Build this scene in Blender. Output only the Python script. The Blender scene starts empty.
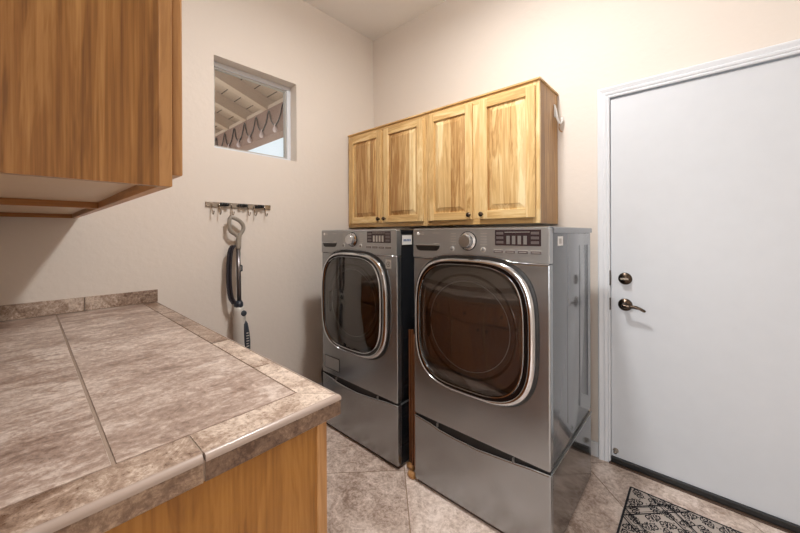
import bpy, bmesh, math, random
from mathutils import Vector, Matrix
random.seed(7)
PI = math.pi
scn = bpy.context.scene
COL = scn.collection

# ------------------------------------------------------------------ camera, sky, lights, exposure
cam_d = bpy.data.cameras.new('camera'); cam = bpy.data.objects.new('camera', cam_d); COL.objects.link(cam)
scn.camera = cam
cam_d.sensor_fit = 'HORIZONTAL'; cam_d.sensor_width = 36.0
cam_d.lens = 337.07 / 800 * 36.0
cam_d.shift_y = -32.47 / 800
cam_d.clip_start = 0.02
cyaw, cpitch, croll = .7329, -.0014, -.0042
def Rcam():
    c, s = math.cos, math.sin
    Rz = Matrix(((c(cyaw), s(cyaw), 0), (-s(cyaw), c(cyaw), 0), (0, 0, 1)))
    Rx = Matrix(((1, 0, 0), (0, c(cpitch), s(cpitch)), (0, -s(cpitch), c(cpitch))))
    Ry = Matrix(((c(croll), 0, s(croll)), (0, 1, 0), (-s(croll), 0, c(croll))))
    return Ry @ Rx @ Rz
R = Rcam()                                   # rows: right, forward, up
right, fwd, up = Vector(R[0]), Vector(R[1]), Vector(R[2])
M = Matrix((right, up, -fwd)).transposed().to_4x4()
M.translation = Vector((2.3238, -2.2144, 1.2973))
cam.matrix_world = M

world = bpy.data.worlds.new('sky'); scn.world = world; world.use_nodes = True
bg = world.node_tree.nodes['Background']
bg.inputs['Color'].default_value = (.88, .94, 1.0, 1); bg.inputs['Strength'].default_value = .95

def area_light(name, loc, size, power, color, rot=(0, 0, 0), shape='DISK', size_y=None):
    d = bpy.data.lights.new(name, 'AREA'); d.shape = shape; d.size = size
    if size_y: d.size_y = size_y
    d.energy = power; d.color = color
    o = bpy.data.objects.new(name, d); COL.objects.link(o); o.location = loc; o.rotation_euler = rot
    return o
WARM = (1.0, .985, .965)
area_light('ceiling_lamp_light', (1.60, -1.18, 2.985), .20, 32, WARM)
def point_light(name, loc, r, power, color):
    d = bpy.data.lights.new(name, 'POINT'); d.shadow_soft_size = r; d.energy = power; d.color = color
    o = bpy.data.objects.new(name, d); COL.objects.link(o); o.location = loc; return o
point_light('ceiling_lamp_bulb', (1.60, -1.18, 2.88), .11, 11.5, WARM)
d = bpy.data.lights.new('sun', 'SUN'); d.energy = 9.0; d.angle = .03; d.color = (1, .96, .9)
o = bpy.data.objects.new('sun', d); COL.objects.link(o); o.rotation_euler = Vector((-.75, .35, -.9)).to_track_quat('-Z', 'Y').to_euler()
area_light('hall_ceiling_fill', (2.3, -3.3, 2.35), 1.0, 25, (1.0, .98, .96))  # added fill light on the unseen hall ceiling
area_light('hall_end_fill', (2.2, -4.38, 1.35), 1.3, 34, (.93, .97, 1.0), rot=(PI / 2, 0, 0), shape='RECTANGLE', size_y=1.5)  # added cool fill from behind the camera, standing in for daylight
scn.view_settings.view_transform = 'Standard'; scn.view_settings.look = 'None'
scn.view_settings.gamma = 1.0; scn.view_settings.exposure = 0.16
scn.view_settings.use_curve_mapping = False

# ------------------------------------------------------------------ materials
def lin(c):
    return tuple(((v / 255) / 12.92 if v / 255 <= .04045 else ((v / 255 + .055) / 1.055) ** 2.4) for v in c) + (1,)
class NT:
    def __init__(s, name):
        s.m = bpy.data.materials.new(name); s.m.use_nodes = True
        s.t = s.m.node_tree; s.b = s.t.nodes['Principled BSDF']
    def n(s, typ, ins=None, **kw):
        nd = s.t.nodes.new(typ)
        for k, v in kw.items(): setattr(nd, k, v)
        for k, v in (ins or {}).items():
            if isinstance(v, bpy.types.NodeSocket): s.t.links.new(v, nd.inputs[k])
            else: nd.inputs[k].default_value = v
        return nd
    def link(s, a, b): s.t.links.new(a, b)
    def math(s, op, a, b=0.0, c=None):
        i = {0: a, 1: b}
        if c is not None: i[2] = c
        return s.n('ShaderNodeMath', i, operation=op).outputs[0]
    def ramp(s, fac, stops):
        r = s.n('ShaderNodeValToRGB', {'Fac': fac}); e = r.color_ramp.elements
        while len(e) > 1: e.remove(e[-1])
        e[0].position, e[0].color = stops[0]
        for p, c in stops[1:]:
            x = e.new(p); x.color = c
        return r.outputs['Color']
    def mix(s, fac, a, b, blend='MIX'):
        nd = s.n('ShaderNodeMix', data_type='RGBA', blend_type=blend)
        for i, v in ((0, fac), (6, a), (7, b)):
            if isinstance(v, bpy.types.NodeSocket): s.t.links.new(v, nd.inputs[i])
            else: nd.inputs[i].default_value = v
        return nd.outputs[2]
    def coord(s, scale=(1, 1, 1), kind='Object'):
        tc = s.n('ShaderNodeTexCoord')
        return s.n('ShaderNodeMapping', {'Vector': tc.outputs[kind], 'Scale': scale}).outputs[0]
    def noise(s, vec, scale, detail=4, rough=.55, dist=0.0):
        return s.n('ShaderNodeTexNoise', {'Vector': vec, 'Scale': scale, 'Detail': detail, 'Roughness': rough, 'Distortion': dist}).outputs['Fac']
    def bump(s, h, strength=.2, dist=.002):
        b = s.n('ShaderNodeBump', {'Height': h, 'Strength': strength, 'Distance': dist})
        s.link(b.outputs[0], s.b.inputs['Normal'])

def plain(name, rgb, rough=.5, metal=0.0, coat=0.0, bump=None):
    t = NT(name); v = t.coord()
    n = t.noise(v, 12, 3)
    c = lin(rgb); d = tuple(x * .93 for x in c[:3]) + (1,)
    t.link(t.mix(n, c, d), t.b.inputs['Base Color'])
    t.b.inputs['Roughness'].default_value = rough; t.b.inputs['Metallic'].default_value = metal
    t.b.inputs['Coat Weight'].default_value = coat
    if bump: t.bump(t.noise(v, bump[0], 3), bump[1], bump[2])
    return t.m

def wall_mat(name, rgb):
    t = NT(name); v = t.coord()
    n = t.noise(v, 1.3, 3)
    c = lin(rgb)
    t.link(t.mix(n, c, tuple(x * .97 for x in c[:3]) + (1,)), t.b.inputs['Base Color'])
    t.b.inputs['Roughness'].default_value = .75
    h = t.ramp(t.noise(v, 26, 4, .5), [(.42, (0, 0, 0, 1)), (.62, (1, 1, 1, 1))])
    t.bump(h, .16, .0025)
    return t.m

def wood(name, dark, mid, light, stave=.055, stave_amt=.5, rough=.36, axis=2, fine=1.0, off=0.0, grain=.30, con=1.3):
    """long-grained wood; axis is the grain direction in object space"""
    t = NT(name)
    sc = [9, 9, 9]; sc[axis] = .7
    sc2 = [60 * fine] * 3; sc2[axis] = 3.0
    tc = t.n('ShaderNodeTexCoord'); ob = tc.outputs['Object']
    sep = t.n('ShaderNodeSeparateXYZ', {0: ob})
    ax = [0, 1, 2]; ax.remove(axis)
    u = t.math('ADD', sep.outputs[ax[0]], sep.outputs[ax[1]])
    cell = t.math('FLOOR', t.math('DIVIDE', t.math('ADD', u, off + 7), stave))
    oi = t.n('ShaderNodeObjectInfo').outputs['Random']
    wn = t.n('ShaderNodeTexWhiteNoise', {'W': t.math('ADD', cell, t.math('MULTIPLY', oi, 37.0))}, noise_dimensions='1D')
    offv = t.n('ShaderNodeVectorMath', {0: ob, 1: t.n('ShaderNodeVectorMath', {0: wn.outputs['Color'], 1: (5, 5, 5)}, operation='MULTIPLY').outputs[0]}, operation='ADD').outputs[0]
    v1 = t.n('ShaderNodeMapping', {'Vector': offv, 'Scale': sc}).outputs[0]
    v2 = t.n('ShaderNodeMapping', {'Vector': offv, 'Scale': sc2}).outputs[0]
    g1 = t.noise(v1, 1.6, 5, .6, 1.2)
    rings = t.math('MULTIPLY_ADD', t.math('SINE', t.math('MULTIPLY', g1, 34.0)), .5, .5)
    g2 = t.noise(v2, 1.0, 3, .6)
    f = t.math('ADD', t.math('MULTIPLY', g1, .55), t.math('MULTIPLY', rings, .13))
    f = t.math('ADD', f, t.math('ADD', t.math('MULTIPLY', g2, grain), (.30 - grain) * .5))
    f = t.math('ADD', f, t.math('MULTIPLY', t.math('SUBTRACT', wn.outputs['Value'], .5), stave_amt * .6))
    f = t.math('MULTIPLY_ADD', t.math('SUBTRACT', f, .5), con, .5)
    colr = t.ramp(f, [(.22, lin(dark)), (.5, lin(mid)), (.78, lin(light))])
    t.link(colr, t.b.inputs['Base Color'])
    t.b.inputs['Roughness'].default_value = rough
    t.b.inputs['Specular IOR Level'].default_value = .45
    t.bump(g2, .12, .0006)
    return t.m

def tile_mat(name, c_dark, c_mid, c_light, rough=.35, streak=(1, 1, 1), mott=1.0, attr=True):
    t = NT(name)
    tc = t.n('ShaderNodeTexCoord'); ob = tc.outputs['Object']
    if attr:
        at = t.n('ShaderNodeAttribute', attribute_name='tile')
        wn = t.n('ShaderNodeTexWhiteNoise', {'W': at.outputs['Fac']}, noise_dimensions='1D')
        ob = t.n('ShaderNodeVectorMath', {0: ob, 1: t.n('ShaderNodeVectorMath', {0: wn.outputs['Color'], 1: (9, 9, 9)}, operation='MULTIPLY').outputs[0]}, operation='ADD').outputs[0]
    v = t.n('ShaderNodeMapping', {'Vector': ob, 'Scale': streak}).outputs[0]
    big = t.noise(v, 3.2, 5, .62, .9)
    fine = t.noise(ob, 75 * mott, 5, .75, .3)
    med = t.noise(v, 13, 8, .78, 1.4)
    f = t.math('ADD', t.math('MULTIPLY', big, .34), t.math('ADD', t.math('MULTIPLY', med, .38), t.math('MULTIPLY', fine, .28)))
    if attr:
        f = t.math('ADD', f, t.math('MULTIPLY', t.math('SUBTRACT', wn.outputs['Value'], .5), .07))
    colr = t.ramp(f, [(.41, lin(c_dark)), (.5, lin(c_mid)), (.585, lin(c_light))])
    t.link(colr, t.b.inputs['Base Color'])
    rr = t.math('MULTIPLY_ADD', fine, .25, rough - .12); t.link(rr, t.b.inputs['Roughness'])
    t.bump(t.math('ADD', t.math('MULTIPLY', med, .6), t.math('MULTIPLY', fine, .4)), .22, .0015)
    return t.m

def brushed(name, rgb, rough=.25, metal=.95, wav=.05, spec=.5, coat=.0):
    t = NT(name); v = t.coord()
    c = lin(rgb)
    cl = t.noise(v, 3.5, 4, .6, .8)
    t.link(t.mix(cl, tuple(x * .88 for x in c[:3]) + (1,), tuple(min(1, x * 1.12) for x in c[:3]) + (1,)), t.b.inputs['Base Color'])
    t.b.inputs['Metallic'].default_value = metal
    t.link(t.math('MULTIPLY_ADD', cl, .12, rough - .06), t.b.inputs['Roughness'])
    t.b.inputs['Coat Weight'].default_value = coat; t.b.inputs['Coat Roughness'].default_value = .08
    t.bump(t.noise(v, 5, 2), wav, .01)
    return t.m

def glassy(name, tint, base=.06, rough=.02):
    t = NT(name); nt = t.t; nt.nodes.remove(t.b)
    tr = t.n('ShaderNodeBsdfTransparent', {'Color': tint + (1,)})
    gl = t.n('ShaderNodeBsdfGlossy', {'Color': (1, 1, 1, 1), 'Roughness': rough})
    fr = t.n('ShaderNodeFresnel', {'IOR': 1.5})
    fac = t.math('ADD', fr.outputs[0], base)
    mx = t.n('ShaderNodeMixShader', {0: fac, 1: tr.outputs[0], 2: gl.outputs[0]})
    out = [n for n in nt.nodes if n.type == 'OUTPUT_MATERIAL'][0]
    t.link(mx.outputs[0], out.inputs['Surface'])
    return t.m

def emit(name, rgb, s):
    t = NT(name)
    t.b.inputs['Base Color'].default_value = lin(rgb)
    t.b.inputs['Emission Color'].default_value = lin(rgb); t.b.inputs['Emission Strength'].default_value = s
    return t.m

MT = {}
MT['wall'] = wall_mat('painted_wall', (224, 215, 206))
MT['ceil'] = wall_mat('ceiling_paint', (236, 234, 232))
MT['white'] = plain('white_paint', (222, 226, 232), .38)
MT['doorw'] = plain('door_paint', (208, 212, 218), .42)
MT['frame_tan'] = plain('tan_vinyl', (196, 178, 150), .5)
MT['floor_tile'] = tile_mat('floor_tile', (142, 120, 106), (200, 182, 170), (236, 222, 213), .34)
MT['ftile_shade'] = tile_mat('edge_face_tile', (84, 62, 48), (128, 104, 86), (172, 148, 126), .34, (1, 1, 1), 1.5)  # edge tile colours darkened, shade of the upright face is in them
MT['nose'] = plain('glazed_nosing', (172, 156, 146), .24, bump=(60, .2, .001))
MT['grout'] = plain('floor_grout', (150, 128, 108), .8)
MT['ctile'] = tile_mat('counter_tile', (124, 102, 90), (168, 148, 136), (210, 196, 186), .34, (1.7, .85, 1))
MT['etile'] = tile_mat('edge_tile', (106, 82, 66), (160, 138, 122), (216, 200, 186), .3, (1, 1, 1), 1.5)
MT['cgrout'] = plain('counter_grout', (158, 140, 126), .8)
MT['hick'] = wood('hickory_panel', (160, 116, 66), (210, 174, 118), (236, 214, 166), .058, .72, grain=.42)
MT['hickx'] = wood('hickory_rail', (168, 124, 72), (214, 178, 120), (236, 212, 162), .9, .15, axis=0)
MT['hickf'] = wood('hickory_stile', (176, 134, 80), (218, 184, 128), (238, 216, 168), .3, .2)
MT['hickside'] = wood('hickory_side', (126, 88, 50), (172, 130, 80), (204, 166, 112), .16, .4)
MT['hickdark'] = wood('hickory_shade', (96, 62, 32), (128, 86, 46), (150, 106, 62), .5, .2, axis=0)
MT['oak'] = wood('oak_side', (104, 66, 28), (150, 103, 52), (182, 136, 80), .24, .08, fine=2.4, grain=.7, con=1.15)
MT['oaktrim'] = wood('oak_trim', (146, 102, 58), (180, 134, 84), (202, 158, 108), .8, .1)
MT['oakx'] = wood('oak_rail', (140, 90, 42), (176, 120, 62), (200, 146, 84), .8, .1, axis=0)
MT['oaky'] = wood('oak_lip', (130, 82, 40), (168, 112, 58), (190, 136, 78), .8, .1, axis=1)
MT['base_side'] = wood('base_cabinet_side', (124, 80, 28), (156, 106, 42), (178, 128, 60), .3, .08, fine=2.0, grain=.5, con=1.0)
MT['red_oak'] = wood('base_cabinet_front', (120, 62, 28), (156, 92, 44), (182, 118, 62), .12, .3)
MT['melamine'] = plain('cabinet_underside', (208, 184, 156), .45)
MT['steel'] = brushed('graphite_steel', (160, 164, 167), .24, .9)
MT['panel'] = brushed('control_panel_steel', (168, 171, 173), .33, .8, .02)
MT['chrome'] = brushed('chrome', (198, 201, 205), .11, 1.0, .01)
MT['side'] = brushed('grey_side_paint', (98, 102, 107), .20, .15, .012, coat=.45)
MT['sideshade'] = brushed('shaded_side_paint', (34, 36, 40), .2, .2, .015, coat=.4)  # machine side paint with the shade of the gap put into its colour
MT['pedside'] = brushed('pedestal_side_steel', (128, 125, 122), .12, .92, .03)
MT['black'] = plain('black_plastic', (20, 20, 21), .4)
MT['blackgloss'] = plain('black_gloss', (14, 13, 14), .08)
MT['bronze'] = brushed('dark_bronze', (86, 74, 64), .25, .95)
MT['nickel'] = brushed('satin_nickel', (168, 158, 146), .22, 1.0)
MT['dglass'] = glassy('washer_door_glass', (.66, .64, .62), .06)
MT['wglass'] = glassy('window_glass', (.93, .95, .95), .0)
MT['drum'] = brushed('drum_steel', (120, 116, 112), .3, .9)
MT['grey'] = plain('grey_plastic', (120, 118, 116), .4)
MT['lgrey'] = plain('light_grey_plastic', (176, 172, 166), .35)
MT['mark'] = plain('panel_marking', (196, 192, 186), .4)
MT['display'] = plain('display_panel', (58, 46, 48), .12)
MT['white_plastic'] = plain('white_plastic', (236, 236, 234), .35)
MT['bluelabel'] = plain('blue_print', (70, 100, 150), .5)
MT['copper'] = wood('rack_wood', (70, 40, 22), (122, 76, 46), (160, 112, 76), .5, .2)
MT['concrete'] = plain('patio_concrete', (190, 176, 160), .9)
MT['rafter'] = plain('rafter_paint', (212, 190, 170), .7)
MT['fascia'] = plain('beam_paint', (150, 118, 104), .7)
MT['navy'] = plain('navy_plastic', (44, 52, 64), .35)
MT['purple'] = plain('dark_purple_cord', (40, 36, 44), .5)
MT['polegrey'] = brushed('pole_metal', (120, 116, 118), .3, .9)
MT['taupe'] = plain('taupe_plastic', (150, 142, 132), .35)
MT['mopbody'] = plain('silver_plastic', (196, 192, 186), .3)
MT['lamp'] = emit('lamp_glass', (255, 240, 220), 1.5)
MT['bulb'] = plain('bulb_glass', (225, 205, 205), .15)
MT['matbase'] = plain('mat_weave', (176, 166, 158), .95, bump=(700, .4, .002))
MT['matink'] = plain('mat_ink', (30, 31, 38), .95)
MT['thresh'] = plain('threshold_bronze', (74, 56, 44), .5)

def deck_mat():
    t = NT('patio_roof_boards')
    tc = t.n('ShaderNodeTexCoord'); s = t.n('ShaderNodeSeparateXYZ', {0: tc.outputs['Object']})
    row = t.math('FRACT', t.math('DIVIDE', s.outputs[1], .14))
    seam = t.math('LESS_THAN', row, .08)
    n = t.noise(tc.outputs['Object'], 4, 4)
    c = t.mix(n, lin((186, 164, 146)), lin((206, 186, 166)))
    t.link(t.mix(seam, c, lin((90, 72, 62))), t.b.inputs['Base Color']); t.b.inputs['Roughness'].default_value = .8
    return t.m
MT['deck'] = deck_mat()

# ------------------------------------------------------------------ mesh helpers (world coordinates, origin set per object)
def obj(name, bm, mats, parent=None, org=None, smooth=None):
    """link a bmesh built in world coordinates as one object whose origin sits at org (default: its parent's)"""
    if not isinstance(mats, (list, tuple)): mats = [mats]
    base = Vector(parent['_o']) if parent is not None else None
    o0 = Vector(org) if org is not None else (base if base is not None else Vector((0, 0, 0)))
    bmesh.ops.translate(bm, verts=bm.verts, vec=-o0)
    bmesh.ops.recalc_face_normals(bm, faces=bm.faces)
    me = bpy.data.meshes.new(name); bm.to_mesh(me); bm.free()
    for m in mats: me.materials.append(MT[m] if isinstance(m, str) else m)
    if smooth is not None:
        for p in me.polygons: p.use_smooth = True
        try: me.set_sharp_from_angle(angle=math.radians(smooth))
        except Exception: pass
    o = bpy.data.objects.new(name, me); COL.objects.link(o)
    o['_o'] = tuple(o0)
    if parent is not None:
        o.parent = parent; o.location = o0 - base
    else: o.location = o0
    return o
def thing(name, label, cat, loc, group=None):
    o = bpy.data.objects.new(name, None); COL.objects.link(o); o.location = loc; o.empty_display_size = .05
    o['_o'] = tuple(loc); o['label'] = label; o['category'] = cat
    if group: o['group'] = group
    return o
def tag(o, label, cat, group=None):
    o['label'] = label; o['category'] = cat
    if group: o['group'] = group
    return o
def struct(name, bm, mats, parent=None, smooth=None, org=None):
    o = obj(name, bm, mats, parent, org, smooth)
    if parent is None: o['kind'] = 'structure'
    return o
def box(bm, x0, x1, y0, y1, z0, z1, bev=0.0, mi=0, seg=2):
    if x0 > x1: x0, x1 = x1, x0
    if y0 > y1: y0, y1 = y1, y0
    if z0 > z1: z0, z1 = z1, z0
    r = bmesh.ops.create_cube(bm, size=1)
    vs = r['verts']
    for v in vs:
        v.co = Vector(((x0 + x1) / 2 + v.co.x * (x1 - x0), (y0 + y1) / 2 + v.co.y * (y1 - y0), (z0 + z1) / 2 + v.co.z * (z1 - z0)))
    fs = set(f for v in vs for f in v.link_faces)
    if bev > 0:
        es = list(set(e for v in vs for e in v.link_edges))
        rb = bmesh.ops.bevel(bm, geom=es, offset=bev, segments=seg, affect='EDGES', profile=.5)
        fs = set(rb['faces']) | set(f for f in fs if f.is_valid)
    for f in fs: f.material_index = mi
    return fs
def nbox(*a, **k):
    bm = bmesh.new(); box(bm, *a, **k); return bm
def tube(bm, pts, r, seg=10, closed=False, mi=0, cap=True, flat=None):
    """sweep a circle (or an ellipse: flat=(ra, rb)) along points; r may be a list"""
    pts = [Vector(p) for p in pts]; n = len(pts)
    rs = r if isinstance(r, (list, tuple)) else [r] * n
    rings = []; prev = None
    for i, p in enumerate(pts):
        if closed: d = pts[(i + 1) % n] - pts[i - 1]
        else: d = pts[min(i + 1, n - 1)] - pts[max(i - 1, 0)]
        d.normalize()
        if prev is None:
            a = Vector((0, 0, 1)) if abs(d.z) < .9 else Vector((1, 0, 0))
            u = d.cross(a).normalized()
        else:
            u = (prev - d * prev.dot(d)).normalized()
        prev = u; w = d.cross(u)
        ra, rb = (flat if flat else (1, 1))
        rings.append([bm.verts.new(p + (u * math.cos(2 * PI * k / seg) * ra + w * math.sin(2 * PI * k / seg) * rb) * rs[i]) for k in range(seg)])
    m = n if closed else n - 1
    for i in range(m):
        A, B = rings[i], rings[(i + 1) % n]
        for k in range(seg):
            f = bm.faces.new((A[k], A[(k + 1) % seg], B[(k + 1) % seg], B[k])); f.material_index = mi; f.smooth = True
    if cap and not closed:
        f = bm.faces.new(rings[0][::-1]); f.material_index = mi
        f = bm.faces.new(rings[-1]); f.material_index = mi
def lathe(bm, c, axis, prof, seg=28, mi=0):
    """revolve (radius, distance along axis) about axis through c"""
    c = Vector(c); a = Vector(axis).normalized()
    u = a.cross(Vector((0, 0, 1)) if abs(a.z) < .9 else Vector((1, 0, 0))).normalized(); w = a.cross(u)
    rings = []
    for r, h in prof:
        if r < 1e-5: rings.append([bm.verts.new(c + a * h)])
        else: rings.append([bm.verts.new(c + a * h + (u * math.cos(2 * PI * k / seg) + w * math.sin(2 * PI * k / seg)) * r) for k in range(seg)])
    for A, B in zip(rings, rings[1:]):
        for k in range(seg):
            k2 = (k + 1) % seg
            if len(A) == 1 and len(B) == 1: continue
            if len(A) == 1: f = bm.faces.new((A[0], B[k2], B[k]))
            elif len(B) == 1: f = bm.faces.new((A[k], A[k2], B[0]))
            else: f = bm.faces.new((A[k], A[k2], B[k2], B[k]))
            f.material_index = mi; f.smooth = True
def prism(bm, poly, axis, d0, d1, mi=0):
    """extrude a 2D polygon; axis 0: poly=(y,z), 1: (x,z), 2: (x,y)"""
    def P(p, d):
        if axis == 0: return Vector((d, p[0], p[1]))
        if axis == 1: return Vector((p[0], d, p[1]))
        return Vector((p[0], p[1], d))
    A = [bm.verts.new(P(p, d0)) for p in poly]; B = [bm.verts.new(P(p, d1)) for p in poly]
    n = len(poly); fs = [bm.faces.new(A[::-1]), bm.faces.new(B)]
    for i in range(n): fs.append(bm.faces.new((A[i], A[(i + 1) % n], B[(i + 1) % n], B[i])))
    for f in fs: f.material_index = mi
    return fs
def sell(cx, cz, a, b, p, seg=72):
    out = []
    for k in range(seg):
        t = 2 * PI * k / seg
        c, s = math.cos(t), math.sin(t)
        out.append((cx + a * math.copysign(abs(c) ** (2 / p), c), cz + b * math.copysign(abs(s) ** (2 / p), s)))
    return out
def loft(bm, loops, mi=0, cap_end=False, cap_start=False):
    """loops: (cx, cz, a, b, p, y)"""
    rings = [[bm.verts.new((x, L[5], z)) for x, z in sell(*L[:5])] for L in loops]
    n = len(rings[0])
    for A, B in zip(rings, rings[1:]):
        for k in range(n):
            f = bm.faces.new((A[k], A[(k + 1) % n], B[(k + 1) % n], B[k])); f.material_index = mi; f.smooth = True
    if cap_end: bm.faces.new(rings[-1]).material_index = mi
    if cap_start: bm.faces.new(rings[0][::-1]).material_index = mi
def spl(pts, n=8):
    """Catmull-Rom through points"""
    P = [Vector(p) for p in pts]; out = []
    for i in range(len(P) - 1):
        p0, p1, p2, p3 = P[max(i - 1, 0)], P[i], P[i + 1], P[min(i + 2, len(P) - 1)]
        for k in range(n):
            t = k / n
            out.append(.5 * ((2 * p1) + (p2 - p0) * t + (2 * p0 - 5 * p1 + 4 * p2 - p3) * t * t + (3 * p1 - p0 - 3 * p2 + p3) * t ** 3))
    out.append(P[-1]); return out
def boxes(name, lst, mat, parent, bev=.0015):
    for b in lst: obj(name, nbox(*b, bev=bev), mat, parent)
def text_bm(s, size, loc, rot, depth=.0006):
    cu = bpy.data.curves.new('txt', 'FONT'); cu.body = s; cu.size = size; cu.extrude = depth; cu.align_x = 'CENTER'; cu.align_y = 'CENTER'
    to = bpy.data.objects.new('txt', cu); COL.objects.link(to)
    bpy.context.view_layer.update()
    me = bpy.data.meshes.new_from_object(to)
    bm = bmesh.new(); bm.from_mesh(me); bpy.data.meshes.remove(me)
    bpy.data.objects.remove(to); bpy.data.curves.remove(cu)
    bmesh.ops.transform(bm, matrix=Matrix.Translation(loc) @ rot.to_4x4(), verts=bm.verts)
    return bm
ROT_FRONT = Matrix.Rotation(PI / 2, 3, 'X')          # text on a face that looks towards -Y
ROT_RIGHT = Matrix.Rotation(PI / 2, 3, 'Z') @ Matrix.Rotation(PI / 2, 3, 'X')   # towards +X

# ------------------------------------------------------------------ the room
H = 3.125; XR = 3.25; YN = -2.36; T = .14
WY0, WY1, WZ0, WZ1 = -1.405, -.817, 1.853, 2.447       # window opening
DX0, DX1, DZ1 = 1.934, 2.848, 2.06                     # door leaf

# floor: diagonal tiles set in grout
def floor_bm():
    bm = bmesh.new(); lay = bm.faces.layers.float.new('tile')
    x0, x1, y0, y1 = -.0, XR, -4.4, 0.0
    fs = box(bm, x0 - T, x1 + T, y0 - T, y1 + T, -.12, -.0015, mi=1)
    p = .718; g = .0035
    i = 0
    for a in range(-12, 14):
        for b in range(-4, 14):
            # x+y = c0.. ; x-y = d0..
            c0, d0 = .274 + a * p, 1.932 + (b - 6) * p
            c1, d1 = c0 + p, d0 + p
            c0 += g; c1 -= g; e0 = d0 + g; e1 = d1 - g
            q = [((c + d) / 2, (c - d) / 2) for c, d in ((c0, e0), (c1, e0), (c1, e1), (c0, e1))]
            for lo, ax, sg in ((x0, 0, 1), (x1, 0, -1), (y0, 1, 1), (y1, 1, -1)):   # clip to the room
                out = []
                for k in range(len(q)):
                    P_, Q_ = q[k], q[(k + 1) % len(q)]
                    ip, iq = (P_[ax] - lo) * sg >= 0, (Q_[ax] - lo) * sg >= 0
                    if ip: out.append(P_)
                    if ip != iq:
                        t = (lo - P_[ax]) / (Q_[ax] - P_[ax]); out.append((P_[0] + t * (Q_[0] - P_[0]), P_[1] + t * (Q_[1] - P_[1])))
                q = out
                if len(q) < 3: break
            if len(q) < 3: continue
            i += 1
            for f in prism(bm, q, 2, -.01, 0.0, 0): f[lay] = i * 1.37
    return bm
fl = struct('floor', floor_bm(), ['floor_tile', 'grout'])

struct('ceiling', nbox(-T, XR + T, YN, T, H, H + .12), 'ceil')
bm = bmesh.new()                                       # left wall with the window opening
box(bm, -T, 0, YN - T, WY0, 0, H); box(bm, -T, 0, WY1, T, 0, H)
box(bm, -T, 0, WY0, WY1, 0, WZ0); box(bm, -T, 0, WY0, WY1, WZ1, H)
struct('wall_left', bm, 'wall')
bm = bmesh.new()                                       # back wall with the door opening
box(bm, 0, DX0 - .012, 0, T, 0, H); box(bm, DX1 + .012, XR + T, 0, T, 0, H); box(bm, DX0 - .012, DX1 + .012, 0, T, DZ1 + .012, H)
struct('wall_back', bm, 'wall')
struct('wall_right', nbox(XR, XR + T, YN - T, 0, 0, H), 'wall')
bm = bmesh.new()                                       # near wall behind the camera with the hall opening
box(bm, 0, 1.86, YN - T, YN, 0, H); box(bm, 2.78, XR, YN - T, YN, 0, H); box(bm, 1.86, 2.78, YN - T, YN, 2.06, H)
struct('wall_near', bm, 'wall')
bm = bmesh.new()
box(bm, 1.0, 1.1, -4.4, YN - T, 0, 2.5)
struct('wall_hall_left', bm, 'wall')
struct('wall_hall_right', nbox(3.39, 3.49, -4.4, YN - T, 0, 2.5), 'wall')
struct('wall_hall_end', nbox(1.0, 3.49, -4.5, -4.4, 0, 2.5), 'wall')
struct('ceiling_hall', nbox(1.0, 3.49, -4.5, YN - T, 2.5, 2.6), 'ceil')

def baseboard(name, x0, x1, y0, y1):
    bm = nbox(x0, x1, y0, y1, 0, .085, bev=.004); struct(name, bm, 'white')
baseboard('baseboard_back', .0, 1.871, -.014, 0)
baseboard('baseboard_back_right', 2.912, XR, -.014, 0)
baseboard('baseboard_left', 0, .014, -1.72, -.014)
baseboard('baseboard_right', XR - .014, XR, YN, -.014)

# window: vinyl frame with a glass pane
bm = bmesh.new()
fx0, fx1 = -.135, -.085
for (a, b, c, d) in ((WY0, WY1, WZ0, WZ0 + .03), (WY0, WY1, WZ1 - .03, WZ1), (WY0, WY0 + .03, WZ0 + .03, WZ1 - .03), (WY1 - .03, WY1, WZ0 + .03, WZ1 - .03)):
    box(bm, fx0, fx1, a, b, c, d, .003)
w = struct('window_1', bm, 'white')
bm = bmesh.new(); i = .026
for (a, b, c, d) in ((WY0 + i, WY1 - i, WZ0 + i, WZ0 + i + .014), (WY0 + i, WY1 - i, WZ1 - i - .014, WZ1 - i), (WY0 + i, WY0 + i + .014, WZ0 + i + .014, WZ1 - i - .014), (WY1 - i - .014, WY1 - i, WZ0 + i + .014, WZ1 - i - .014)):
    box(bm, -.128, -.1, a, b, c, d, .002)
struct('window_sash', bm, 'lgrey', w)
struct('window_pane', nbox(-.117, -.113, WY0 + .035, WY1 - .035, WZ0 + .035, WZ1 - .035), 'wglass', w)

# door with casing
def casing_profile(wd):          # (across from inner edge, protrusion)
    return [(0, 0), (0, .011), (.006, .014), (.012, .011), (.018, .016), (.026, .018), (.030, .014), (.040, .018), (wd - .010, .021), (wd - .004, .021), (wd, .017), (wd, 0)]
def casing_bm(x0, x1, z1, wd=.058):
    bm = bmesh.new(); pr = casing_profile(wd); rows = []
    for (px, pz, sx, sz) in ((x0, 0, -1, 0), (x0, z1, -1, 1), (x1, z1, 1, 1), (x1, 0, 1, 0)):
        rows.append([bm.verts.new((px + sx * a, -h, pz + sz * a)) for a, h in pr])
    n = len(pr)
    for A, B in zip(rows, rows[1:]):
        for k in range(n): bm.faces.new((A[k], A[(k + 1) % n], B[(k + 1) % n], B[k]))
    bm.faces.new(rows[0]); bm.faces.new(rows[-1])
    return bm
struct('trim_1', casing_bm(1.931, 2.851, 2.058), 'white')
struct('trim_2', nbox(1.925, 2.86, -.024, .05, 0, .008, bev=.002), 'thresh')
bm = bmesh.new(); box(bm, DX0, DX1, .004, .044, .035, 2.052, .002)
dr = struct('door_1', bm, 'doorw')
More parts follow.
